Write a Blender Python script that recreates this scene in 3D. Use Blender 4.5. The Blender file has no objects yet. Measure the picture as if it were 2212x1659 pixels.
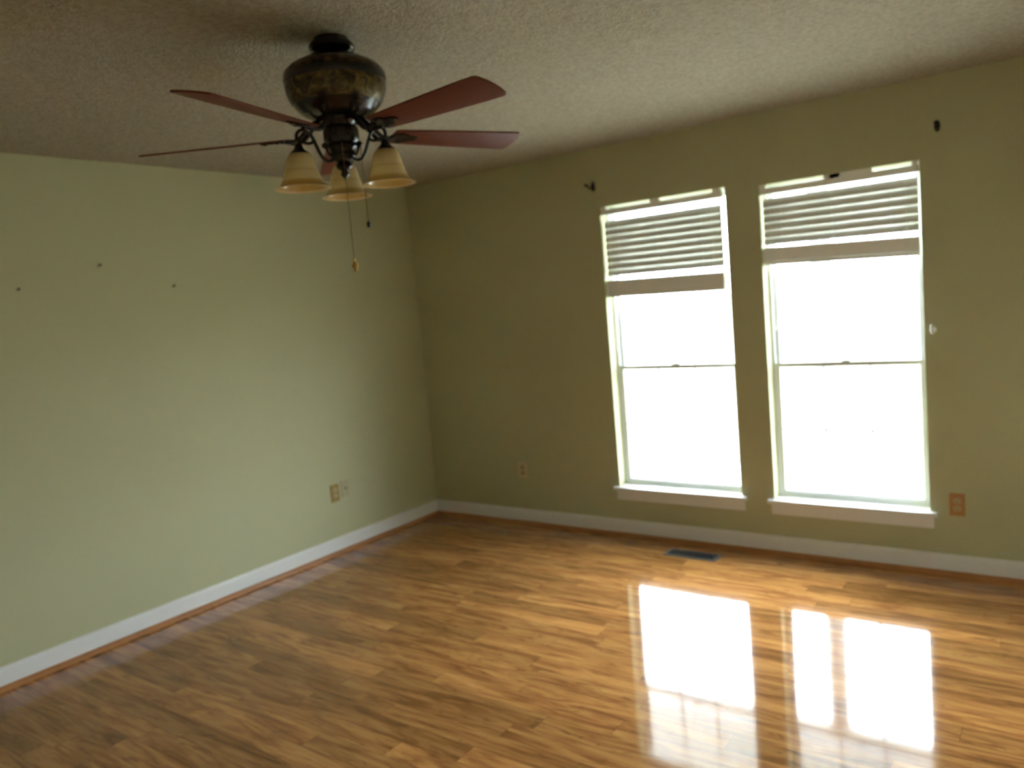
import bpy, bmesh, math, random
from mathutils import Vector, Matrix

S = bpy.context.scene
COL = S.collection

# ----------------------------------------------------------------- camera
CAM = Vector((4.0117, -4.3157, 1.5652))
YAW, PITCH, ROLL = -0.6390, -0.1068, -0.0882
FPX = 1688.5
fwd = Vector((math.sin(YAW)*math.cos(PITCH), math.cos(YAW)*math.cos(PITCH), math.sin(PITCH)))
rgt = Vector((math.cos(YAW), -math.sin(YAW), 0))
upv = rgt.cross(fwd)
r2 = rgt*math.cos(ROLL) + upv*math.sin(ROLL)
u2 = upv*math.cos(ROLL) - rgt*math.sin(ROLL)
cam_data = bpy.data.cameras.new('camera')
cam_data.sensor_width = 36.0
cam_data.lens = FPX/2212*36.0
cam_data.clip_start = 0.02
cam_data.clip_end = 200
cam = bpy.data.objects.new('camera', cam_data)
COL.objects.link(cam)
M = Matrix((r2, u2, -fwd)).transposed().to_4x4()
M.translation = CAM
cam.matrix_world = M
S.camera = cam
# the photo is slightly out of focus everywhere
cam_data.dof.use_dof = True
cam_data.dof.focus_distance = 1.2
cam_data.dof.aperture_fstop = 4.1

# ------------------------------------------------------------------ world
w = bpy.data.worlds.new('hazy_sky')
S.world = w
w.use_nodes = True
wt = w.node_tree
bg = wt.nodes['Background']
bg.inputs['Color'].default_value = (0.82, 0.93, 1.06, 1)
# overcast, brighter to the left of the windows than to the right of them
SKY, SKY_SIDE = 9.5, -0.85
GLOW, GLOW_POW, GLOW_AZ, GLOW_EL = 3.0, 24.0, math.radians(64), math.radians(14)
tc_ = wt.nodes.new('ShaderNodeTexCoord')
sp_ = wt.nodes.new('ShaderNodeSeparateXYZ')
wt.links.new(tc_.outputs['Generated'], sp_.inputs[0])
ma_ = wt.nodes.new('ShaderNodeMath'); ma_.operation = 'MULTIPLY_ADD'
ma_.inputs[1].default_value = SKY*SKY_SIDE; ma_.inputs[2].default_value = SKY
wt.links.new(sp_.outputs[0], ma_.inputs[0])
dt_ = wt.nodes.new('ShaderNodeVectorMath'); dt_.operation = 'DOT_PRODUCT'
dt_.inputs[1].default_value = (math.sin(GLOW_AZ)*math.cos(GLOW_EL), math.cos(GLOW_AZ)*math.cos(GLOW_EL), math.sin(GLOW_EL))
wt.links.new(tc_.outputs['Generated'], dt_.inputs[0])
mx_ = wt.nodes.new('ShaderNodeMath'); mx_.operation = 'MAXIMUM'; mx_.inputs[1].default_value = 0.0
wt.links.new(dt_.outputs['Value'], mx_.inputs[0])
pw_ = wt.nodes.new('ShaderNodeMath'); pw_.operation = 'POWER'; pw_.inputs[1].default_value = GLOW_POW
wt.links.new(mx_.outputs[0], pw_.inputs[0])
gl_ = wt.nodes.new('ShaderNodeMath'); gl_.operation = 'MULTIPLY_ADD'; gl_.inputs[1].default_value = GLOW
wt.links.new(pw_.outputs[0], gl_.inputs[0]); wt.links.new(ma_.outputs[0], gl_.inputs[2])
wt.links.new(gl_.outputs[0], bg.inputs['Strength'])

# --------------------------------------------------------------- exposure
vs = S.view_settings
S.display_settings.display_device = 'sRGB'
vs.view_transform = 'Standard'
vs.look = 'None'
vs.exposure = 2.5
vs.gamma = 1.0
vs.use_curve_mapping = False
cy = S.cycles
cy.max_bounces = 14
cy.diffuse_bounces = 8
cy.glossy_bounces = 6
cy.transmission_bounces = 8
cy.transparent_max_bounces = 12
cy.sample_clamp_indirect = 6.0

# ---------------------------------------------------------------- helpers
def link(o, parent=None):
    COL.objects.link(o)
    if parent is not None:
        o.parent = parent
    return o

def obj(name, bm, mat, parent=None, smooth=False, loc=None, rot=None):
    bmesh.ops.recalc_face_normals(bm, faces=bm.faces)
    me = bpy.data.meshes.new(name)
    bm.to_mesh(me)
    bm.free()
    if smooth:
        for p in me.polygons:
            p.use_smooth = True
    if mat is not None:
        me.materials.append(mat)
    o = bpy.data.objects.new(name, me)
    link(o, parent)
    if loc is not None:
        o.location = loc
    if rot is not None:
        o.rotation_euler = rot
    if smooth:
        try:
            me.set_sharp_from_angle(angle=math.radians(38))
        except Exception:
            pass
    return o

def empty(name, loc, rot=(0, 0, 0)):
    o = bpy.data.objects.new(name, None)
    o.empty_display_size = 0.05
    o.location = loc
    o.rotation_euler = rot
    return link(o)

def tag(o, label, cat, group=None):
    o['label'] = label
    o['category'] = cat
    if group:
        o['group'] = group
    return o

def struct(o, label=None, cat=None):
    o['kind'] = 'structure'
    if label:
        o['label'] = label
    if cat:
        o['category'] = cat
    return o

def box(bm, x0, x1, y0, y1, z0, z1, bevel=0.0, mat4=None):
    vs_ = [bm.verts.new((x, y, z)) for x in (x0, x1) for y in (y0, y1) for z in (z0, z1)]
    idx = [(0, 1, 3, 2), (4, 6, 7, 5), (0, 4, 5, 1), (2, 3, 7, 6), (0, 2, 6, 4), (1, 5, 7, 3)]
    fs = [bm.faces.new([vs_[i] for i in q]) for q in idx]
    if bevel:
        es = list({e for f in fs for e in f.edges})
        r = bmesh.ops.bevel(bm, geom=es, offset=bevel, segments=2, profile=0.6, affect='EDGES')
        vs_ = list({v for f in r['faces'] for v in f.verts} | {v for v in vs_ if v.is_valid})
    if mat4 is not None:
        bmesh.ops.transform(bm, matrix=mat4, verts=[v for v in vs_ if v.is_valid])
    return bm

def lathe(bm, prof, seg=48, mat4=None, ripple=None):
    rings = []
    new = []
    for r, z in prof:
        if r < 1e-6:
            v = bm.verts.new((0, 0, z)); rings.append([v]); new.append(v)
        else:
            ring = []
            for i in range(seg):
                a = 2*math.pi*i/seg
                rr = r
                ring.append(bm.verts.new((rr*math.cos(a), rr*math.sin(a), z)))
            rings.append(ring); new += ring
    for A, B in zip(rings, rings[1:]):
        if len(A) == 1 and len(B) == 1:
            continue
        for i in range(seg):
            j = (i+1) % seg
            if len(A) == 1:
                bm.faces.new((A[0], B[i], B[j]))
            elif len(B) == 1:
                bm.faces.new((A[i], B[0], A[j]))
            else:
                bm.faces.new((A[i], B[i], B[j], A[j]))
    if mat4 is not None:
        bmesh.ops.transform(bm, matrix=mat4, verts=new)
    return bm

def smooth_path(pts, n=6):
    P = [Vector(p) for p in pts]
    P = [P[0]*2-P[1]] + P + [P[-1]*2-P[-2]]
    out = []
    for i in range(1, len(P)-2):
        for k in range(n):
            t = k/n
            a, b, c, d = P[i-1], P[i], P[i+1], P[i+2]
            out.append(0.5*((2*b) + (c-a)*t + (2*a-5*b+4*c-d)*t*t + (3*b-a-3*c+d)*t**3))
    out.append(P[-2])
    return out

def tube(bm, pts, rad, seg=10, closed_ends=True):
    P = [Vector(p) for p in pts]
    R = rad if isinstance(rad, (list, tuple)) else [rad]*len(P)
    rings = []
    prev = None
    for i, p in enumerate(P):
        t = (P[min(i+1, len(P)-1)]-P[max(i-1, 0)]).normalized()
        if prev is None:
            a = Vector((0, 0, 1)) if abs(t.z) < 0.9 else Vector((1, 0, 0))
            n = t.cross(a).normalized()
        else:
            n = (prev - t*prev.dot(t)).normalized()
        prev = n
        b = t.cross(n)
        rings.append([bm.verts.new(p+(n*math.cos(2*math.pi*k/seg)+b*math.sin(2*math.pi*k/seg))*R[i]) for k in range(seg)])
    for A, B in zip(rings, rings[1:]):
        for k in range(seg):
            bm.faces.new((A[k], A[(k+1) % seg], B[(k+1) % seg], B[k]))
    if closed_ends:
        bm.faces.new(rings[0]); bm.faces.new(rings[-1])
    return bm

def prism(bm, outline, z0, z1, bevel=0.0, mat4=None):
    a = [bm.verts.new((x, y, z0)) for x, y in outline]
    b = [bm.verts.new((x, y, z1)) for x, y in outline]
    n = len(a)
    fs = [bm.faces.new(a), bm.faces.new(b)]
    es = list(fs[0].edges)+list(fs[1].edges)
    for i in range(n):
        bm.faces.new((a[i], a[(i+1) % n], b[(i+1) % n], b[i]))
    if bevel:
        bmesh.ops.bevel(bm, geom=es, offset=bevel, segments=2, profile=0.6, affect='EDGES')
    if mat4 is not None:
        bmesh.ops.transform(bm, matrix=mat4, verts=bm.verts)
    return bm

def ball(bm, c, r, sx=1, sy=1, sz=1, seg=16):
    m = Matrix.Translation(c) @ Matrix.Diagonal((r*sx, r*sy, r*sz, 1))
    bmesh.ops.create_uvsphere(bm, u_segments=seg, v_segments=seg//2+2, radius=1, matrix=m)
    return bm

# -------------------------------------------------------------- materials
def mat(name, color=(.5, .5, .5), rough=.5, metal=0., spec=.5, coat=0., coat_rough=.1):
    m = bpy.data.materials.new(name)
    m.use_nodes = True
    p = m.node_tree.nodes['Principled BSDF']
    p.inputs['Base Color'].default_value = (*color, 1)
    p.inputs['Roughness'].default_value = rough
    p.inputs['Metallic'].default_value = metal
    p.inputs['Specular IOR Level'].default_value = spec
    p.inputs['Coat Weight'].default_value = coat
    p.inputs['Coat Roughness'].default_value = coat_rough
    return m

class NT:
    def __init__(self, m):
        self.t = m.node_tree
        self.p = self.t.nodes['Principled BSDF']
    def n(self, kind, **kw):
        x = self.t.nodes.new(kind)
        for k, v in kw.items():
            setattr(x, k, v)
        return x
    def l(self, a, b):
        self.t.links.new(a, b)
    def math(self, op, a, b=None):
        x = self.n('ShaderNodeMath', operation=op)
        for i, v in enumerate((a, b)):
            if v is None:
                continue
            if isinstance(v, (int, float)):
                x.inputs[i].default_value = v
            else:
                self.l(v, x.inputs[i])
        return x.outputs[0]
    def mix(self, fac, a, b, blend='MIX'):
        x = self.n('ShaderNodeMix', data_type='RGBA', blend_type=blend)
        for s, v in ((x.inputs[0], fac), (x.inputs[6], a), (x.inputs[7], b)):
            if isinstance(v, (int, float)):
                s.default_value = v
            elif isinstance(v, tuple):
                s.default_value = (*v, 1)
            else:
                self.l(v, s)
        return x.outputs[2]
    def noise(self, vec, scale, detail=3, rough=.5, dist=0.):
        x = self.n('ShaderNodeTexNoise')
        x.inputs['Scale'].default_value = scale
        x.inputs['Detail'].default_value = detail
        x.inputs['Roughness'].default_value = rough
        x.inputs['Distortion'].default_value = dist
        if vec is not None:
            self.l(vec, x.inputs['Vector'])
        return x.outputs['Fac']
    def ramp(self, fac, stops):
        x = self.n('ShaderNodeValToRGB')
        e = x.color_ramp.elements
        while len(e) < len(stops):
            e.new(0.5)
        for i, (pos, c) in enumerate(stops):
            e[i].position = pos
            e[i].color = (*c, 1)
        self.l(fac, x.inputs[0])
        return x.outputs[0]
    def coord(self, out='Object'):
        return self.n('ShaderNodeTexCoord').outputs[out]
    def bump(self, h, strength, dist):
        x = self.n('ShaderNodeBump')
        x.inputs['Strength'].default_value = strength
        x.inputs['Distance'].default_value = dist
        self.l(h, x.inputs['Height'])
        self.l(x.outputs[0], self.p.inputs['Normal'])

def wall_paint():
    m = mat('sage_wall_paint', (.44, .428, .253), .62, spec=.3)
    t = NT(m)
    c = t.coord()
    big = t.noise(c, 1.3, 2)
    t.l(t.mix(big, (.425, .413, .241), (.455, .442, .265)), t.p.inputs['Base Color'])
    t.bump(t.noise(c, 220, 3), .08, .002)
    return m

def ceiling_mat():
    m = mat('popcorn_ceiling', (.7, .66, .56), .95, spec=.1)
    t = NT(m)
    c = t.coord()
    v = t.n('ShaderNodeTexVoronoi')
    v.inputs['Scale'].default_value = 95
    t.l(c, v.inputs['Vector'])
    n1 = t.noise(c, 60, 4, .65)
    n2 = t.noise(c, 150, 3, .6)
    h = t.math('ADD', t.math('MULTIPLY', n1, 1.0), t.math('MULTIPLY', n2, .6))
    h = t.math('SUBTRACT', h, t.math('MULTIPLY', v.outputs['Distance'], .5))
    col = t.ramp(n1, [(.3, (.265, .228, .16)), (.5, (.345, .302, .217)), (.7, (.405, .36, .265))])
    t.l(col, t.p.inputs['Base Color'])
    t.bump(h, .6, .007)
    return m

def floor_mat():
    m = mat('laminate_floor', (.3, .16, .07), .16, spec=.5)
    t = NT(m)
    c = t.coord()
    sx = t.n('ShaderNodeSeparateXYZ'); t.l(c, sx.inputs[0])
    X, Y = sx.outputs[0], sx.outputs[1]
    W_, L_ = .098, .86
    row = t.math('FLOOR', t.math('DIVIDE', Y, W_))
    wn = t.n('ShaderNodeTexWhiteNoise', noise_dimensions='1D')
    t.l(row, wn.inputs['W'])
    xs = t.math('ADD', X, t.math('MULTIPLY', wn.outputs['Value'], 7.3))
    colm = t.math('FLOOR', t.math('DIVIDE', xs, L_))
    cv = t.n('ShaderNodeCombineXYZ'); t.l(row, cv.inputs[0]); t.l(colm, cv.inputs[1])
    wp = t.n('ShaderNodeTexWhiteNoise', noise_dimensions='3D'); t.l(cv.outputs[0], wp.inputs['Vector'])
    rnd = wp.outputs['Value']
    # grain coordinates, shifted per board, stretched along the board
    g = t.n('ShaderNodeCombineXYZ')
    t.l(t.math('ADD', t.math('MULTIPLY', X, 1.0), t.math('MULTIPLY', rnd, 37.)), g.inputs[0])
    t.l(t.math('ADD', t.math('MULTIPLY', Y, 8.5), t.math('MULTIPLY', rnd, 91.)), g.inputs[1])
    broad = t.noise(g.outputs[0], 2.6, 5, .6, 1.1)
    g2 = t.n('ShaderNodeCombineXYZ')
    t.l(t.math('ADD', t.math('MULTIPLY', X, 2.0), t.math('MULTIPLY', rnd, 11.)), g2.inputs[0])
    t.l(t.math('ADD', t.math('MULTIPLY', Y, 60.), t.math('MULTIPLY', rnd, 53.)), g2.inputs[1])
    fine = t.noise(g2.outputs[0], 2.2, 4, .65, .4)
    g3 = t.n('ShaderNodeCombineXYZ')
    t.l(t.math('ADD', t.math('MULTIPLY', X, 3.0), t.math('MULTIPLY', rnd, 71.)), g3.inputs[0])
    t.l(t.math('ADD', t.math('MULTIPLY', Y, 9.), t.math('MULTIPLY', rnd, 23.)), g3.inputs[1])
    knot = t.noise(g3.outputs[0], 1.6, 3, .6, 2.2)
    col = t.ramp(broad, [(.28, (.155, .058, .019)), (.42, (.325, .136, .041)), (.56, (.50, .232, .071)), (.75, (.64, .335, .115))])
    col = t.mix(t.math('MULTIPLY', t.math('SUBTRACT', 1.0, fine), .45), col, (.15, .062, .018))
    kf = t.n('ShaderNodeMapRange'); t.l(knot, kf.inputs[0])
    kf.inputs[1].default_value = .60; kf.inputs[2].default_value = .74
    col = t.mix(t.math('MULTIPLY', kf.outputs[0], .7), col, (.11, .045, .017))
    tone = t.n('ShaderNodeMapRange'); t.l(rnd, tone.inputs[0])
    tone.inputs[3].default_value = .74; tone.inputs[4].default_value = 1.24
    hs = t.n('ShaderNodeHueSaturation'); t.l(col, hs.inputs['Color']); t.l(tone.outputs[0], hs.inputs['Value'])
    # joints between boards
    fy = t.math('FRACT', t.math('DIVIDE', Y, W_))
    fx = t.math('FRACT', t.math('DIVIDE', xs, L_))
    ey = t.math('MINIMUM', fy, t.math('SUBTRACT', 1.0, fy))
    ex = t.math('MINIMUM', fx, t.math('SUBTRACT', 1.0, fx))
    jy = t.math('LESS_THAN', ey, .014)
    jx = t.math('LESS_THAN', ex, .0014)
    j = t.math('MAXIMUM', jy, jx)
    t.l(t.mix(t.math('MULTIPLY', j, .45), hs.outputs[0], (.05, .022, .01)), t.p.inputs['Base Color'])
    rr = t.n('ShaderNodeMapRange'); t.l(fine, rr.inputs[0])
    rr.inputs[3].default_value = .045; rr.inputs[4].default_value = .085
    t.l(rr.outputs[0], t.p.inputs['Roughness'])
    hgt = t.math('SUBTRACT', t.math('MULTIPLY', fine, .12), j)
    t.bump(hgt, .05, .0006)
    return m

def wood_mat(name, dark, light, rough=.35, sx=3., sy=40.):
    m = mat(name, light, rough, spec=.2)
    t = NT(m)
    mp = t.n('ShaderNodeMapping'); t.l(t.coord(), mp.inputs[0])
    mp.inputs['Scale'].default_value = (sx, sy, sy)
    f = t.noise(mp.outputs[0], 1.5, 4, .6, .6)
    t.l(t.mix(f, dark, light), t.p.inputs['Base Color'])
    return m

def bronze_mat():
    m = mat('oil_rubbed_bronze', (.022, .015, .011), .24, metal=.2, spec=.45)
    t = NT(m)
    f = t.noise(t.coord(), 25, 3)
    t.l(t.mix(f, (.009, .0065, .005), (.022, .014, .009)), t.p.inputs['Base Color'])
    return m

def patina_mat():
    m = mat('antique_gold_patina', (.15, .10, .03), .30, metal=.6)
    t = NT(m)
    c = t.coord()
    v = t.n('ShaderNodeTexVoronoi'); v.inputs['Scale'].default_value = 38
    t.l(c, v.inputs['Vector'])
    f = t.noise(c, 30, 4, .6, 1.0)
    t.l(t.ramp(f, [(.35, (.020, .012, .005)), (.52, (.085, .056, .016)), (.72, (.24, .175, .06))]), t.p.inputs['Base Color'])
    t.bump(v.outputs['Distance'], .5, .004)
    return m

def shade_mat():
    # cream alabaster glass with an amber rim; object z runs from the rim (low) to the neck
    m = mat('amber_alabaster_glass', (.6, .45, .22), .28, coat=.5)
    t = NT(m)
    c = t.coord()
    s = t.n('ShaderNodeSeparateXYZ'); t.l(c, s.inputs[0])
    mr = t.n('ShaderNodeMapRange'); t.l(s.outputs[2], mr.inputs[0])
    mr.inputs[1].default_value = -.474; mr.inputs[2].default_value = -.368
    col = t.ramp(mr.outputs[0], [(0., (.80, .64, .32)), (.05, (.56, .36, .08)), (.17, (.58, .39, .10)), (.24, (.82, .68, .34)), (.44, (.80, .66, .32)), (.50, (.70, .54, .23)), (.58, (.84, .70, .36)), (.85, (.78, .63, .29)), (1., (.62, .46, .18))])
    f = t.noise(c, 22, 4, .6, 1.5)
    col2 = t.mix(t.math('MULTIPLY', f, .35), col, (.88, .78, .50))
    t.l(col2, t.p.inputs['Base Color'])
    tr = t.n('ShaderNodeBsdfTranslucent'); t.l(col2, tr.inputs[0])
    mx = t.n('ShaderNodeMixShader'); mx.inputs[0].default_value = .35
    out = t.t.nodes['Material Output']
    t.l(t.p.outputs[0], mx.inputs[1]); t.l(tr.outputs[0], mx.inputs[2]); t.l(mx.outputs[0], out.inputs[0])
    return m

def blind_mat():
    m = mat('white_blind_slat', (.66, .65, .60), .45)
    t = NT(m)
    tr = t.n('ShaderNodeBsdfTranslucent'); tr.inputs[0].default_value = (.75, .74, .66, 1)
    mx = t.n('ShaderNodeMixShader'); mx.inputs[0].default_value = .02
    out = t.t.nodes['Material Output']
    t.l(t.p.outputs[0], mx.inputs[1]); t.l(tr.outputs[0], mx.inputs[2]); t.l(mx.outputs[0], out.inputs[0])
    return m

def glass_mat():
    m = bpy.data.materials.new('window_glass')
    m.use_nodes = True
    t = m.node_tree
    t.nodes.remove(t.nodes['Principled BSDF'])
    tr = t.nodes.new('ShaderNodeBsdfTransparent'); tr.inputs[0].default_value = (.95, .97, .96, 1)
    gl = t.nodes.new('ShaderNodeBsdfGlossy'); gl.inputs['Roughness'].default_value = .01
    lw = t.nodes.new('ShaderNodeLayerWeight'); lw.inputs[0].default_value = .5
    p5 = t.nodes.new('ShaderNodeMath'); p5.operation = 'POWER'; p5.inputs[1].default_value = 5.0
    fr = t.nodes.new('ShaderNodeMath'); fr.operation = 'MULTIPLY_ADD'
    fr.inputs[1].default_value = .96; fr.inputs[2].default_value = .04
    t.links.new(lw.outputs['Facing'], p5.inputs[0]); t.links.new(p5.outputs[0], fr.inputs[0])
    mx = t.nodes.new('ShaderNodeMixShader')
    t.links.new(fr.outputs[0], mx.inputs[0]); t.links.new(tr.outputs[0], mx.inputs[1]); t.links.new(gl.outputs[0], mx.inputs[2])
    t.links.new(mx.outputs[0], t.nodes['Material Output'].inputs[0])
    return m

M_WALL = wall_paint()
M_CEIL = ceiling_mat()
M_WALL2 = mat('bounce_wall_paint', (.62, .57, .42), .6, spec=.3)  # unseen walls made paler than the sage ones to bounce fill light
M_FLOOR = floor_mat()
M_TRIM = mat('white_trim_paint', (.70, .69, .66), .4)
M_SHOE = wood_mat('oak_shoe_molding', (.30, .12, .04), (.46, .21, .08), .35, 8, 8)
M_VINYL = mat('white_vinyl', (.72, .74, .72), .4)
M_GLASS = glass_mat()
M_BLIND = blind_mat()
M_RAIL = mat('white_blind_rail', (.86, .855, .83), .45)
M_CORD = mat('blind_cord', (.80, .79, .75), .8)
_t = NT(M_CORD)
_tr = _t.n('ShaderNodeBsdfTranslucent'); _tr.inputs[0].default_value = (.8, .79, .75, 1)
_mx = _t.n('ShaderNodeMixShader'); _mx.inputs[0].default_value = .4
_t.l(_t.p.outputs[0], _mx.inputs[1]); _t.l(_tr.outputs[0], _mx.inputs[2]); _t.l(_mx.outputs[0], _t.t.nodes['Material Output'].inputs[0])
M_BRONZE = bronze_mat()
M_PATINA = patina_mat()
M_BLADE = wood_mat('cherry_blade', (.085, .016, .005), (.15, .036, .011), .55, 3, 45)
M_SHADE = shade_mat()
M_BRASS = mat('brass', (.46, .30, .08), .3, metal=.9)
M_OLDBRASS = mat('tarnished_brass_plate', (.30, .20, .05), .42, metal=.55)
M_CHAIN = mat('antique_brass_chain', (.12, .085, .03), .5, metal=.5)
M_IVORY = mat('ivory_plastic', (.42, .34, .19), .4)
M_BEIGE = mat('painted_over_plate', (.40, .35, .21), .5)
M_ALMOND = mat('almond_plastic', (.56, .47, .28), .4)
M_HOLE = mat('socket_slot', (.02, .017, .012), .7)
M_IRON = mat('dark_iron', (.022, .022, .024), .45, metal=.5)
M_NAIL = mat('nail_steel', (.06, .06, .045), .5, metal=.6)
M_REG = mat('painted_register', (.035, .035, .038), .75, spec=.1)
M_REGF = mat('register_face', (.11, .108, .105), .7, spec=.2)
M_DUCT = mat('duct_inside', (.02, .02, .022), .8)
M_WHITEP = mat('white_plastic', (.72, .72, .70), .4)
M_GROUND = mat('pale_lawn', (.175, .17, .12), .9, spec=.1)
M_PORCH = mat('porch_paint', (.62, .62, .63), .7)

# --------------------------------------------------------------- the room
HC = 2.44
RX, RY = 4.30, -5.05         # right wall, wall behind the photographer
TH = .115
W1 = dict(x0=1.594, x1=2.391, z0=.322, z1=2.085)
W2 = dict(x0=2.581, x1=3.364, z0=.318, z1=2.064)

bm = bmesh.new(); box(bm, -TH, RX+TH, RY-TH, TH, -.12, 0)
struct(obj('floor', bm, M_FLOOR), 'glossy brown wood laminate floor with boards running along the window wall', 'floor')
bm = bmesh.new(); box(bm, -TH, RX+TH, RY-TH, TH, HC, HC+.12)
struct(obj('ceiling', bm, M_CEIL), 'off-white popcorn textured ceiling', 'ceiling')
bm = bmesh.new(); box(bm, -TH, 0, RY, 0, 0, HC)
struct(obj('wall_left', bm, M_WALL), 'plain sage green wall left of the corner', 'wall')
bm = bmesh.new(); box(bm, RX, RX+TH, RY, 0, 0, HC)
struct(obj('wall_right', bm, M_WALL2), 'unseen wall lightened to cream for bounce light, right of the photographer', 'wall')
bm = bmesh.new(); box(bm, -TH, RX+TH, RY-TH, RY, 0, HC)
struct(obj('wall_front', bm, M_WALL2), 'unseen wall lightened to cream for bounce light, behind the photographer', 'wall')

bm = bmesh.new()
xs = [-TH, W1['x0'], W1['x1'], W2['x0'], W2['x1'], RX+TH]
for i in (0, 2, 4):
    box(bm, xs[i], xs[i+1], 0, TH, 0, HC)
for w_ in (W1, W2):
    box(bm, w_['x0'], w_['x1'], 0, TH, 0, w_['z0']-.022)
    box(bm, w_['x0'], w_['x1'], 0, TH, w_['z1'], HC)
struct(obj('wall_back', bm, M_WALL), 'sage green wall with the two windows', 'wall')

# baseboards with a rounded top edge, and oak shoe molding in front of them
def board_profile(h, t):
    return [(0, 0), (t, 0), (t, h-.012), (t*.75, h-.004), (t*.4, h), (0, h)]

def run(bm, prof, a, b, inward):
    """extrude a (depth, height) profile from a to b along a wall"""
    a, b, n = Vector(a), Vector(b), Vector(inward)
    A = [bm.verts.new(a+n*d+Vector((0, 0, h))) for d, h in prof]
    B = [bm.verts.new(b+n*d+Vector((0, 0, h))) for d, h in prof]
    k = len(prof)
    for i in range(k):
        bm.faces.new((A[i], A[(i+1) % k], B[(i+1) % k], B[i]))
    bm.faces.new(A); bm.faces.new(B)

BB = board_profile(.106, .014)
SH = [(.014, 0), (.034, 0), (.033, .008), (.029, .016), (.022, .021), (.014, .023)]
runs = {'left': ((0, RY, 0), (0, 0, 0), (1, 0, 0)), 'back': ((0, 0, 0), (RX, 0, 0), (0, -1, 0)),
        'right': ((RX, RY, 0), (RX, 0, 0), (-1, 0, 0)), 'front': ((0, RY, 0), (RX, RY, 0), (0, 1, 0))}
for i, (side, (a, b, n)) in enumerate(runs.items()):
    bm = bmesh.new(); run(bm, BB, a, b, n)
    struct(obj('baseboard_'+side, bm, M_TRIM), 'white painted baseboard along the %s wall' % side, 'baseboard')
    bm = bmesh.new(); run(bm, SH, a, b, n)
    struct(obj('trim_%d' % (i+1), bm, M_SHOE, smooth=True), 'orange wood shoe molding along the %s wall' % side, 'molding')

# ---------------------------------------------------------------- windows
def make_window(name, w_, rail_z, label):
    x0, x1, z0, z1 = w_['x0'], w_['x1'], w_['z0'], w_['z1']
    root = empty(name, ((x0+x1)/2, .09, z0))
    struct(root, label, 'window')
    off = -Vector(root.location)
    def part(nm, bm, m, parent=root):
        o = obj(nm, bm, m, parent)
        o.location = off if parent is root else (0, 0, 0)
        return o
    ya, yb = .080, TH+.02
    f = .016
    bm = bmesh.new()
    box(bm, x0, x0+f, ya, yb, z0, z1, .002); box(bm, x1-f, x1, ya, yb, z0, z1, .002)
    box(bm, x0+f, x1-f, ya, yb, z0, z0+.012, .002); box(bm, x0+f, x1-f, ya, yb, z1-.012, z1, .002)
    part('window_frame', bm, M_VINYL)
    s = .026
    def sash(nm, za, zb, y0, y1):
        bm = bmesh.new()
        xa, xb = x0+f-.004, x1-f+.004
        box(bm, xa, xa+s, y0, y1, za, zb, .003); box(bm, xb-s, xb, y0, y1, za, zb, .003)
        box(bm, xa+s, xb-s, y0, y1, za, za+s, .003); box(bm, xa+s, xb-s, y0, y1, zb-s, zb, .003)
        o = part(nm, bm, M_VINYL)
        yc = (y0+y1)/2
        bm = bmesh.new(); box(bm, xa+s*.8, xb-s*.8, yc-.002, yc+.002, za+s*.8, zb-s*.8)
        part('window_pane', bm, M_GLASS, o)
        bm = bmesh.new()
        for k in (1, 2):
            xm = xa+s+(xb-xa-2*s)*k/3
            box(bm, xm-.005, xm+.005, yc-.009, yc-.003, za+s*.9, zb-s*.9)
        for k in (1, ):
            zm = za+s+(zb-za-2*s)*k/2
            box(bm, xa+s*.9, xb-s*.9, yc-.0085, yc-.0032, zm-.005, zm+.005)
        part('muntin_grid', bm, M_VINYL, o)
        return o
    sash('lower_sash', z0+.010, rail_z+.013, .086, .106)
    sash('upper_sash', rail_z-.013, z1-.010, .108, .128)
    bm = bmesh.new()
    xm = (x0+x1)/2
    box(bm, xm-.022, xm+.022, .078, .10, rail_z+.013, rail_z+.023, .003)
    part('sash_lock', bm, M_VINYL)
    bm = bmesh.new()
    box(bm, x0, x1, -.001, .082, z0-.022, z0)
    box(bm, x0-.036, x1+.036, -.032, 0, z0-.022, z0, .005)
    part('window_stool', bm, M_TRIM)
    bm = bmesh.new()
    box(bm, x0-.018, x1+.018, -.012, 0, z0-.085, z0-.022, .003)
    part('window_apron', bm, M_TRIM)
    return root

make_window('window_1', W1, 1.075, 'white double-hung window nearer the room corner')
make_window('window_2', W2, 1.070, 'white double-hung window farther from the room corner')

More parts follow.
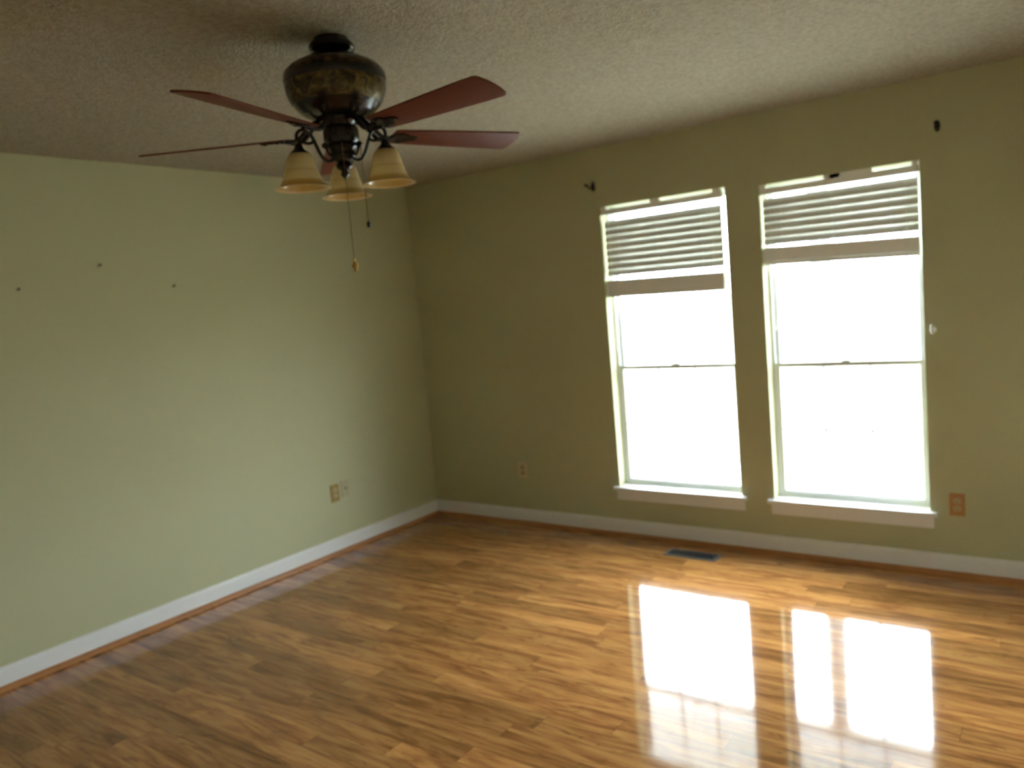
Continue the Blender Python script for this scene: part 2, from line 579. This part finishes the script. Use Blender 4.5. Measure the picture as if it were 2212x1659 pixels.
# ----------------------------------------------------------------- blinds
def make_blind(w_, xa, xb, z_rail, n_slats, z_first, pitch, st_top, st_bot, tilt, cords, label, open_top):
    """faux-wood blind raised part way: headrail, closed slats, gathered slats and bottom rail"""
    root = empty('window_blind', ((xa+xb)/2, .045, w_['z1']))
    tag(root, label, 'blind', 'half-raised white window blinds')
    off = -Vector(root.location)
    def part(nm, bm, m, parent=root, smooth=False):
        o = obj(nm, bm, m, parent, smooth)
        o.location = off if parent is root else (0, 0, 0)
        return o
    yc = .034
    z1 = w_['z1']
    hr = bmesh.new()
    box(hr, xa-.008, xb+.008, yc-.023, yc+.023, z_rail[0], z_rail[1], .003)
    h = part('headrail', hr, M_RAIL)
    for fx, wd in open_top:
        bk = bmesh.new()
        xx = xa+(xb-xa)*fx
        box(bk, xx-wd, xx+wd, yc-.024, yc+.024, z_rail[1]-.002, z1)
        part('mounting_bracket', bk, M_RAIL, h)
    # slats: curved strips, room edge up, nearly closed
    sl = bmesh.new()
    half = .0245
    ang = math.radians(74)
    xm = (xa+xb)/2
    def strip(bm, xl, xr, zc, a, sag, th=.0028, yo=0, tl=0.):
        seg = 6
        up_, dn = [], []
        for x in (xl, xr):
            ru, rd = [], []
            for i in range(seg+1):
                s_ = -1+2*i/seg
                cam_ = sag*(1-s_*s_)
                py, pz = s_*half, cam_
                y = py*math.cos(a)-pz*math.sin(a)
                z = py*math.sin(a)+pz*math.cos(a)
                dz = -(x-xm)*math.tan(tl)
                ru.append(bm.verts.new((x, yc+yo+y-th/2*math.sin(a), zc+z+dz+th/2*math.cos(a))))
                rd.append(bm.verts.new((x, yc+yo+y+th/2*math.sin(a), zc+z+dz-th/2*math.cos(a))))
            up_.append(ru); dn.append(rd)
        for i in range(seg):
            bm.faces.new((up_[0][i], up_[1][i], up_[1][i+1], up_[0][i+1]))
            bm.faces.new((dn[0][i], dn[0][i+1], dn[1][i+1], dn[1][i]))
        for i in (0, seg):
            bm.faces.new((up_[0][i], up_[1][i], dn[1][i], dn[0][i]))
        for k in (0, 1):
            bm.faces.new(up_[k]+dn[k][::-1])
    for i in range(n_slats):
        fr = i/max(1, n_slats-1)
        strip(sl, xa, xb, z_first-i*pitch, ang, .004, tl=tilt*fr*.5)
    part('slats', sl, M_BLIND, smooth=True)
    # gathered slats and the bottom rail hang a little crooked
    st = bmesh.new()
    rail_h = .022
    n_st = int((st_top-st_bot-rail_h)/.0058)
    for i in range(n_st):
        strip(st, xa, xb, st_bot+rail_h+.003+i*(st_top-st_bot-rail_h-.004)/n_st, 0.0, .0025, th=.0054, yo=random.uniform(-.0015, .0015), tl=tilt)
    part('gathered_slats', st, M_RAIL, smooth=True)
    br = bmesh.new()
    mt = Matrix.Translation((xm, 0, 0)) @ Matrix.Rotation(tilt, 4, 'Y') @ Matrix.Translation((-xm, 0, 0))
    zc = st_bot+rail_h/2
    mt = Matrix.Translation((xm, 0, zc)) @ Matrix.Rotation(tilt, 4, 'Y') @ Matrix.Translation((-xm, 0, -zc))
    box(br, xa, xb, yc-.025, yc+.025, st_bot, st_bot+rail_h, .003, mt)
    part('bottom_rail', br, M_RAIL)
    for fx in (.13, .47, .84):
        ld = bmesh.new()
        xx = xa+(xb-xa)*fx
        for dy in (-.021, .021):
            tube(ld, [(xx, yc+dy, z_rail[0]+.004), (xx, yc+dy*.9, (z_rail[0]+st_bot)/2), (xx, yc+dy, st_bot+.01)], .0011, 6)
        for i in range(n_slats):
            z = z_first-i*pitch
            dy, dz = half*math.cos(ang), half*math.sin(ang)
            tube(ld, [(xx-.003, yc-.023, z-dz-.002), (xx+.003, yc-.006, z-.014), (xx+.006, yc-.020, z+.004)], .0011, 5)
        part('ladder_cord', ld, M_CORD)
    for fx, zb in cords:
        tc = bmesh.new()
        xx = xa+(xb-xa)*fx
        tube(tc, [(xx, yc-.029, z_rail[0]+.004), (xx, yc-.0295, (z_rail[0]+zb)/2), (xx, yc-.029, zb)], .0014, 6)
        lathe(tc, [(0, zb+.004), (.004, zb), (.006, zb-.02), (.005, zb-.03), (0, zb-.031)], 12, Matrix.Translation((xx, yc-.029, 0)))
        part('pull_cord', tc, M_CORD)
    return root

random.seed(4)
make_blind(W1, 1.604, 2.357, (2.032, 2.066), 8, 1.974, .0424, 1.628, 1.520, math.radians(1.0),
           [(.055, 1.22), (.93, 1.40)], 'white slatted blind with eight open slats on window nearer the corner',
           [(.0, .02), (.47, .028), (.97, .02)])
make_blind(W2, 2.590, 3.352, (2.010, 2.044), 6, 1.966, .0418, 1.716, 1.618, math.radians(1.9),
           [(.06, 1.30), (.93, 1.40)], 'white slatted blind with six open slats on window farther from the corner',
           [(.0, .02), (.48, .04), (.60, .10), (.985, .012)])

# ------------------------------------------------------------ ceiling fan
FX, FY = 2.076, -2.514
fan = empty('ceiling_fan', (FX, FY, HC))
tag(fan, 'dark bronze five-blade ceiling fan with three amber glass lights', 'ceiling fan')
def Z(prof):
    return [(r, z-HC) for r, z in prof]
def fpart(nm, bm, m, parent=fan, rot=None):
    return obj(nm, bm, m, parent, True, rot=rot)

bm = bmesh.new()
lathe(bm, Z([(0, 2.44), (.054, 2.44), (.058, 2.433), (.064, 2.426), (.070, 2.420), (.072, 2.413), (.072, 2.406), (.068, 2.401), (.061, 2.398), (.058, 2.393), (.054, 2.388), (.051, 2.383), (.051, 2.376), (0, 2.376)]))
fpart('canopy', bm, M_BRONZE)
bm = bmesh.new()
lathe(bm, Z([(0, 2.382), (.060, 2.382), (.088, 2.378), (.108, 2.369), (.126, 2.356), (.139, 2.346), (.145, 2.343),
             (.147, 2.338), (.154, 2.331), (.157, 2.327), (.1605, 2.322), (.162, 2.312), (.161, 2.302), (.158, 2.296), (.1555, 2.292), (.153, 2.288),
             (.148, 2.286), (.130, 2.236), (.1365, 2.234), (.133, 2.228), (.124, 2.217), (.112, 2.207), (.098, 2.200), (.080, 2.196), (.062, 2.194), (0, 2.194)]), 64)
motor = fpart('motor_housing', bm, M_BRONZE)
bm = bmesh.new()
lathe(bm, Z([(.1475, 2.289), (.1590, 2.300), (.1605, 2.297), (.1595, 2.286), (.1565, 2.270), (.151, 2.254), (.145, 2.241), (.1385, 2.2335), (.130, 2.235)]), 64)
fpart('decorative_band', bm, M_PATINA, motor)
bm = bmesh.new()
lathe(bm, Z([(.124, 2.358), (.130, 2.3575), (.142, 2.350), (.152, 2.340), (.1585, 2.331), (.1605, 2.326), (.155, 2.324)]), 64)
fpart('gilt_ring', bm, M_PATINA, motor)
bm = bmesh.new()
lathe(bm, Z([(0, 2.196), (.060, 2.196), (.064, 2.190), (.062, 2.182), (.052, 2.176), (.048, 2.168), (.055, 2.160), (.057, 2.150), (.057, 2.124), (.053, 2.116),
             (.045, 2.111), (.049, 2.106), (.049, 2.100), (.043, 2.094), (.040, 2.084), (.043, 2.076), (.041, 2.066), (.033, 2.058), (.026, 2.053), (.018, 2.050), (0, 2.050)]))
fpart('switch_housing', bm, M_BRONZE)
bm = bmesh.new()
lathe(bm, Z([(0, 2.053), (.016, 2.051), (.024, 2.046), (.026, 2.040), (.022, 2.034), (.014, 2.029), (.010, 2.025), (.014, 2.020), (.015, 2.015), (.011, 2.009), (.006, 2.004), (.003, 1.999), (0, 1.997)]), 32)
fpart('finial', bm, M_BRONZE)

# blades
def blade_outline():
    pts = [(.185, -.047), (.30, -.053), (.45, -.060), (.60, -.0655), (.640, -.0665), (.650, -.063), (.656, -.054), (.661, -.028), (.6625, 0),
           (.661, .028), (.656, .054), (.650, .063), (.640, .0665), (.60, .0655), (.45, .060), (.30, .053), (.185, .047), (.178, .040), (.176, 0), (.178, -.040)]
    return pts
ZB = 2.142-HC
PITCHB = Matrix.Translation((0, 0, ZB)) @ Matrix.Rotation(math.radians(-12.5), 4, 'X')
bm = bmesh.new()
prism(bm, blade_outline(), -.003, .003, .0012, PITCHB)
blade = fpart('blade', bm, M_BLADE)
bm = bmesh.new()
plate = [(.165, -.016), (.185, -.030), (.205, -.036), (.225, -.030), (.238, -.016), (.262, -.014), (.272, 0), (.262, .014), (.238, .016), (.225, .030), (.205, .036), (.185, .030), (.165, .016)]
prism(bm, plate, -.008, -.003, .001, PITCHB)
for x, y in ((.205, -.024), (.205, .024), (.255, 0)):
    lathe(bm, [(0, -.0105), (.005, -.010), (.006, -.008), (.006, -.007)], 12, PITCHB @ Matrix.Translation((x, y, 0)))
for s in (-1, 1):
    tube(bm, smooth_path([(.055, s*.012, 2.187-HC), (.085, s*.014, 2.180-HC), (.110, s*.017, 2.158-HC), (.135, s*.018, 2.136-HC), (.158, s*.014, 2.132-HC), (.182, s*.012, 2.136-HC-s*.0022)]),
         .0072, 10)
iron = fpart('blade_iron', bm, M_BRONZE, blade)
ANG0 = -4.0
blade.rotation_euler = (0, 0, math.radians(ANG0))
for k in range(1, 5):
    b = blade.copy(); link(b, fan); b.rotation_euler = (0, 0, math.radians(ANG0+72*k))
    i_ = iron.copy(); link(i_, b)

# light arms with shades
def RZ(l):
    return [(r, 0, z-HC) for r, z in l]
bm = bmesh.new()
tube(bm, smooth_path(RZ([(.030, 2.066), (.048, 2.056), (.066, 2.058), (.080, 2.074), (.092, 2.100), (.104, 2.126), (.120, 2.144), (.140, 2.146), (.155, 2.134), (.158, 2.116), (.154, 2.100), (.153, 2.090)])), .0056, 10)
tube(bm, smooth_path(RZ([(.100, 2.118), (.108, 2.109), (.124, 2.106), (.140, 2.108), (.155, 2.104)])), .005, 10)
tube(bm, smooth_path(RZ([(.045, 2.072), (.054, 2.084), (.060, 2.098)])), .0045, 8)
ball(bm, Vector((.063, 0, 2.103-HC)), .010)
arm = fpart('light_arm', bm, M_BRONZE)
CT = Matrix.Translation((.154, 0, 0))
bm = bmesh.new()
lathe(bm, Z([(0, 2.104), (.008, 2.104), (.012, 2.099), (.013, 2.092), (.019, 2.084), (.029, 2.075), (.032, 2.069), (.031, 2.064), (0, 2.066)]), 28, CT)
cup = fpart('socket_cup', bm, M_BRONZE, arm)
bm = bmesh.new()
outer = [(.029, 2.073), (.035, 2.069), (.0405, 2.058), (.0455, 2.042), (.050, 2.024), (.055, 2.006), (.061, 1.990), (.069, 1.977), (.078, 1.970), (.0865, 1.966)]
inner = [(r-.0035, z-.001) for r, z in reversed(outer)]
lathe(bm, Z(outer+inner), 48, CT)
shade = fpart('lamp_shade', bm, M_SHADE, arm)
A0 = 17.5
arm.rotation_euler = (0, 0, math.radians(A0))
for k in (1, 2):
    a = arm.copy(); link(a, fan); a.rotation_euler = (0, 0, math.radians(A0+120*k))
    for c in (cup, shade):
        d = c.copy(); link(d, a)

# pull chains
def chain(ang, r, z_top, z_bot, knob, m, lab):
    ca, sa = math.cos(math.radians(ang)), math.sin(math.radians(ang))
    bm = bmesh.new()
    pts = [(r*ca*.8, r*sa*.8, z_top-HC), (r*ca, r*sa, z_top-HC-.006)]
    n = 40
    for i in range(n+1):
        pts.append((r*ca, r*sa, z_top-.012-HC+(z_bot-z_top+.012)*i/n))
    rad = [.0014 if i % 2 else .0010 for i in range(len(pts))]
    tube(bm, pts, rad, 6)
    c = fpart('pull_chain', bm, M_CHAIN if m is M_BRASS else M_BRONZE)
    bm = bmesh.new()
    lathe(bm, [(rr, zz+z_bot-HC) for rr, zz in knob], 20, Matrix.Translation((r*ca, r*sa, 0)))
    k = fpart('pull_knob', bm, m, c)
    k['label'] = lab
chain(-43, .052, 2.11, 1.742, [(0, .002), (.003, 0), (.005, -.004), (.0035, -.009), (.008, -.016), (.0105, -.024), (.009, -.030), (.005, -.033), (.007, -.037), (.004, -.042), (0, -.043)], M_BRASS, 'brass pull knob')
chain(47, .058, 2.12, 1.862, [(0, .002), (.003, 0), (.006, -.004), (.0075, -.010), (.0065, -.017), (.003, -.021), (0, -.022)], M_BRONZE, 'small dark pull knob')

# --------------------------------------------------------- wall fittings
def outlet(loc, rz, label, m_plate, m_face, rotz=0):
    root = empty('wall_outlet', loc, (0, 0, rz))
    tag(root, label, 'outlet')
    # local: x along wall, -y out of the wall, z up
    bm = bmesh.new(); box(bm, -.035, .035, -.006, 0, -.0575, .0575, .0025)
    obj('cover_plate', bm, m_plate, root)
    for s in (-1, 1):
        bm = bmesh.new()
        n = 24
        pts = []
        for i in range(n):
            a = 2*math.pi*i/n
            pts.append((max(-.0165, min(.0165, .0185*math.cos(a))), .0145*math.sin(a)))
        prism(bm, pts, 0, .0035, .0006, Matrix.Translation((0, -.0055, s*.0195)) @ Matrix.Rotation(math.pi/2, 4, 'X'))
        r_ = obj('receptacle', bm, m_face, root)
        bm = bmesh.new()
        for x, hh in ((-.0063, .0042), (.0063, .0034)):
            box(bm, x-.0011, x+.0011, -.0094, -.0086, s*.0195+.0025-hh, s*.0195+.0025+hh)
        lathe(bm, [(0, .0094), (.0026, .0094), (.0026, .0086)], 12, Matrix.Translation((0, 0, s*.0195-.0075)) @ Matrix.Rotation(math.pi/2, 4, 'X'))
        obj('socket_slot', bm, M_HOLE, r_)
    bm = bmesh.new()
    lathe(bm, [(0, .0078), (.0025, .0075), (.0034, .006), (.0034, .005)], 14, Matrix.Rotation(math.pi/2, 4, 'X'))
    obj('screw', bm, M_BRASS, root, True)
    return root

outlet((0, -.979, .404), -math.pi/2+math.pi, 'brass plate electrical outlet on left wall above white baseboard', M_OLDBRASS, M_IVORY)
outlet((.836, 0, .384), 0, 'almond electrical outlet below and left of the two windows', M_ALMOND, mat('brown_receptacle', (.36, .27, .13), .4))
outlet((3.486, 0, .364), 0, 'copper-toned electrical outlet just beyond the right window sill', mat('copper_tone_plate', (.40, .22, .09), .4, metal=.5), M_IVORY)

cj = empty('cable_jack', (0, -.889, .416), (0, 0, math.pi/2))
tag(cj, 'painted-over cable jack plate between brass outlet and room corner', 'cable jack')
bm = bmesh.new(); box(bm, -.035, .035, -.0055, 0, -.0575, .0575, .0025)
obj('cover_plate', bm, M_BEIGE, cj)
bm = bmesh.new()
lathe(bm, [(0, .016), (.003, .016), (.0045, .015), (.0045, .010), (.008, .010), (.008, .0055), (0, .0055)], 18, Matrix.Rotation(math.pi/2, 4, 'X'))
obj('connector', bm, M_OLDBRASS, cj, True)
for s in (-1, 1):
    bm = bmesh.new()
    lathe(bm, [(0, .0070), (.0025, .0068), (.003, .0055), (.003, .005)], 12, Matrix.Translation((0, 0, s*.042)) @ Matrix.Rotation(math.pi/2, 4, 'X'))
    obj('screw', bm, M_BEIGE, cj, True)

# curtain rod brackets left behind above the windows
def bracket(loc, label, proj_=.085):
    root = empty('curtain_rod_bracket', loc)
    tag(root, label, 'bracket', 'curtain rod brackets above the windows')
    bm = bmesh.new()
    lathe(bm, [(0, .006), (.9, .006), (1.0, .003), (1.0, 0), (0, 0)], 28, Matrix.Diagonal((.0135, 1, .027, 1)) @ Matrix.Rotation(math.pi/2, 4, 'X'))
    obj('mounting_plate', bm, M_IRON, root)
    bm = bmesh.new()
    tube(bm, smooth_path([(0, -.003, -.010), (0, -.03, -.012), (0, -.055, -.006), (0, -proj_, .004)]), .005, 10)
    tube(bm, smooth_path([(0, -proj_+.022, .012), (0, -proj_+.018, .001), (0, -proj_+.004, -.002), (0, -proj_-.010, .002), (0, -proj_-.013, .014)]), .0045, 10)
    obj('bracket_arm', bm, M_IRON, root, True)
    for z in (-.019, .019):
        bm = bmesh.new()
        ball(bm, Vector((0, -.0055, z)), .0035, 1, .5, 1, 12)
        obj('screw', bm, M_IRON, root, True)
bracket((1.560, 0, 2.212), 'dark iron curtain bracket above the window nearer the corner')
bracket((3.445, 0, 2.206), 'dark iron curtain bracket above the window farther from the corner', .06)

# white curtain tieback hook beside the right window
tb = empty('tieback_hook', (3.402, 0, 1.238))
tag(tb, 'small white curtain tieback hook on wall beside the window', 'hook')
bm = bmesh.new()
lathe(bm, [(0, .007), (.010, .007), (.014, .004), (.015, 0), (0, 0)], 24, Matrix.Rotation(math.pi/2, 4, 'X'))
obj('base_disc', bm, M_WHITEP, tb, True)
bm = bmesh.new()
tube(bm, smooth_path([(0, -.004, -.004), (0, -.022, -.012), (0, -.040, -.006), (0, -.046, .012), (0, -.044, .022)]), [.005]*24+[.004], 10)
ball(bm, Vector((0, -.044, .024)), .0065)
obj('hook_arm', bm, M_WHITEP, tb, True)

# nails left in the left wall
def nail(loc, label):
    bm = bmesh.new()
    tube(bm, [(-.004, 0, 0), (.010, 0, .003), (.025, 0, .006)], .0024, 8)
    lathe(bm, [(0, .027), (.006, .0266), (.0068, .025), (.006, .0235), (0, .0235)], 14, Matrix.Translation((0, 0, 0)) @ Matrix.Rotation(math.radians(76), 4, 'Y'))
    o = obj('nail', bm, M_NAIL, None, True, loc=loc)
    tag(o, label, 'nail', 'picture nails in the left wall')
nail((0, -2.704, 1.809), 'small nail in left wall, farthest of three from the corner')
nail((0, -2.313, 1.914), 'small nail in left wall, highest of the three')
nail((0, -1.930, 1.797), 'small nail in left wall, nearest of three to the corner')

# floor register under the first window
rg = empty('floor_register', (2.150, -.203, 0))
tag(rg, 'grey metal floor vent in the laminate below the windows', 'floor vent')
L2, D2 = .160, .058
bm = bmesh.new()
ring_o = [(-L2, -D2), (L2, -D2), (L2, D2), (-L2, D2)]
ring_i = [(-L2+.018, -D2+.016), (L2-.018, -D2+.016), (L2-.018, D2-.016), (-L2+.018, D2-.016)]
vo = [bm.verts.new((x, y, .0008)) for x, y in ring_o]
vt = [bm.verts.new((x*.985, y*.96, .005)) for x, y in ring_o]
vi = [bm.verts.new((x, y, .005)) for x, y in ring_i]
vb = [bm.verts.new((x, y, .0012)) for x, y in ring_i]
for A, B in ((vo, vt), (vt, vi), (vi, vb)):
    for i in range(4):
        j = (i+1) % 4
        bm.faces.new((A[i], A[j], B[j], B[i]))
obj('register_frame', bm, M_REGF, rg)
bm = bmesh.new()
for i in range(15):
    x = -L2+.030+i*(2*L2-.060)/14
    m4 = Matrix.Translation((x, 0, .0028)) @ Matrix.Rotation(math.radians(28), 4, 'Y')
    box(bm, -.0045, .0045, -D2+.016, D2-.016, -.0006, .0006, 0, m4)
box(bm, -L2+.018, L2-.018, -.003, .003, .0030, .0048)
obj('louvers', bm, M_REG, rg)
bm = bmesh.new()
box(bm, -L2+.017, L2-.017, -D2+.015, D2-.015, .0003, .0009)
obj('damper', bm, M_DUCT, rg)
bm = bmesh.new()
box(bm, L2-.030, L2-.024, -.010, .010, .0045, .009, .001)
obj('damper_lever', bm, M_REGF, rg)

# ------------------------------------------------ outside, behind the glass
bm = bmesh.new(); box(bm, -60, 60, TH+.05, 120, -.65, -.55)
struct(obj('ground', bm, M_GROUND), 'pale ground outside the windows', 'ground')
PY = 2.45
PZ = .59*(4.316+PY)-1.565
bm = bmesh.new(); box(bm, -.3, 3.5, TH+.01, PY+.12, PZ+.16, PZ+.24)
struct(obj('roof', bm, M_PORCH), 'porch roof outside the windows', 'porch roof')
bm = bmesh.new(); box(bm, -.3, 3.5, PY, PY+.10, PZ, PZ+.16)
struct(obj('beam', bm, M_PORCH), 'porch beam outside the windows', 'beam')
bm = bmesh.new(); box(bm, -.3, 3.5, TH+.06, PY+.25, -.55, -.15)
struct(obj('porch_floor', bm, mat('porch_concrete', (.50, .49, .46), .8)), 'concrete porch floor outside the windows', 'porch')
# where the reflected ray through pixel (1812, 1460) meets the beam line
d = Vector((3.221, -1.289, 0))-Vector((CAM.x, CAM.y, 0))
tt = (PY+.05-CAM.y)/d.y
PX = CAM.x+d.x*tt
bm = bmesh.new(); box(bm, PX-.07, PX+.07, PY-.02, PY+.12, -.15, PZ, .004)
struct(obj('pillar', bm, mat('grey_post_paint', (.17, .175, .185), .7)), 'square grey porch post outside the windows', 'post')
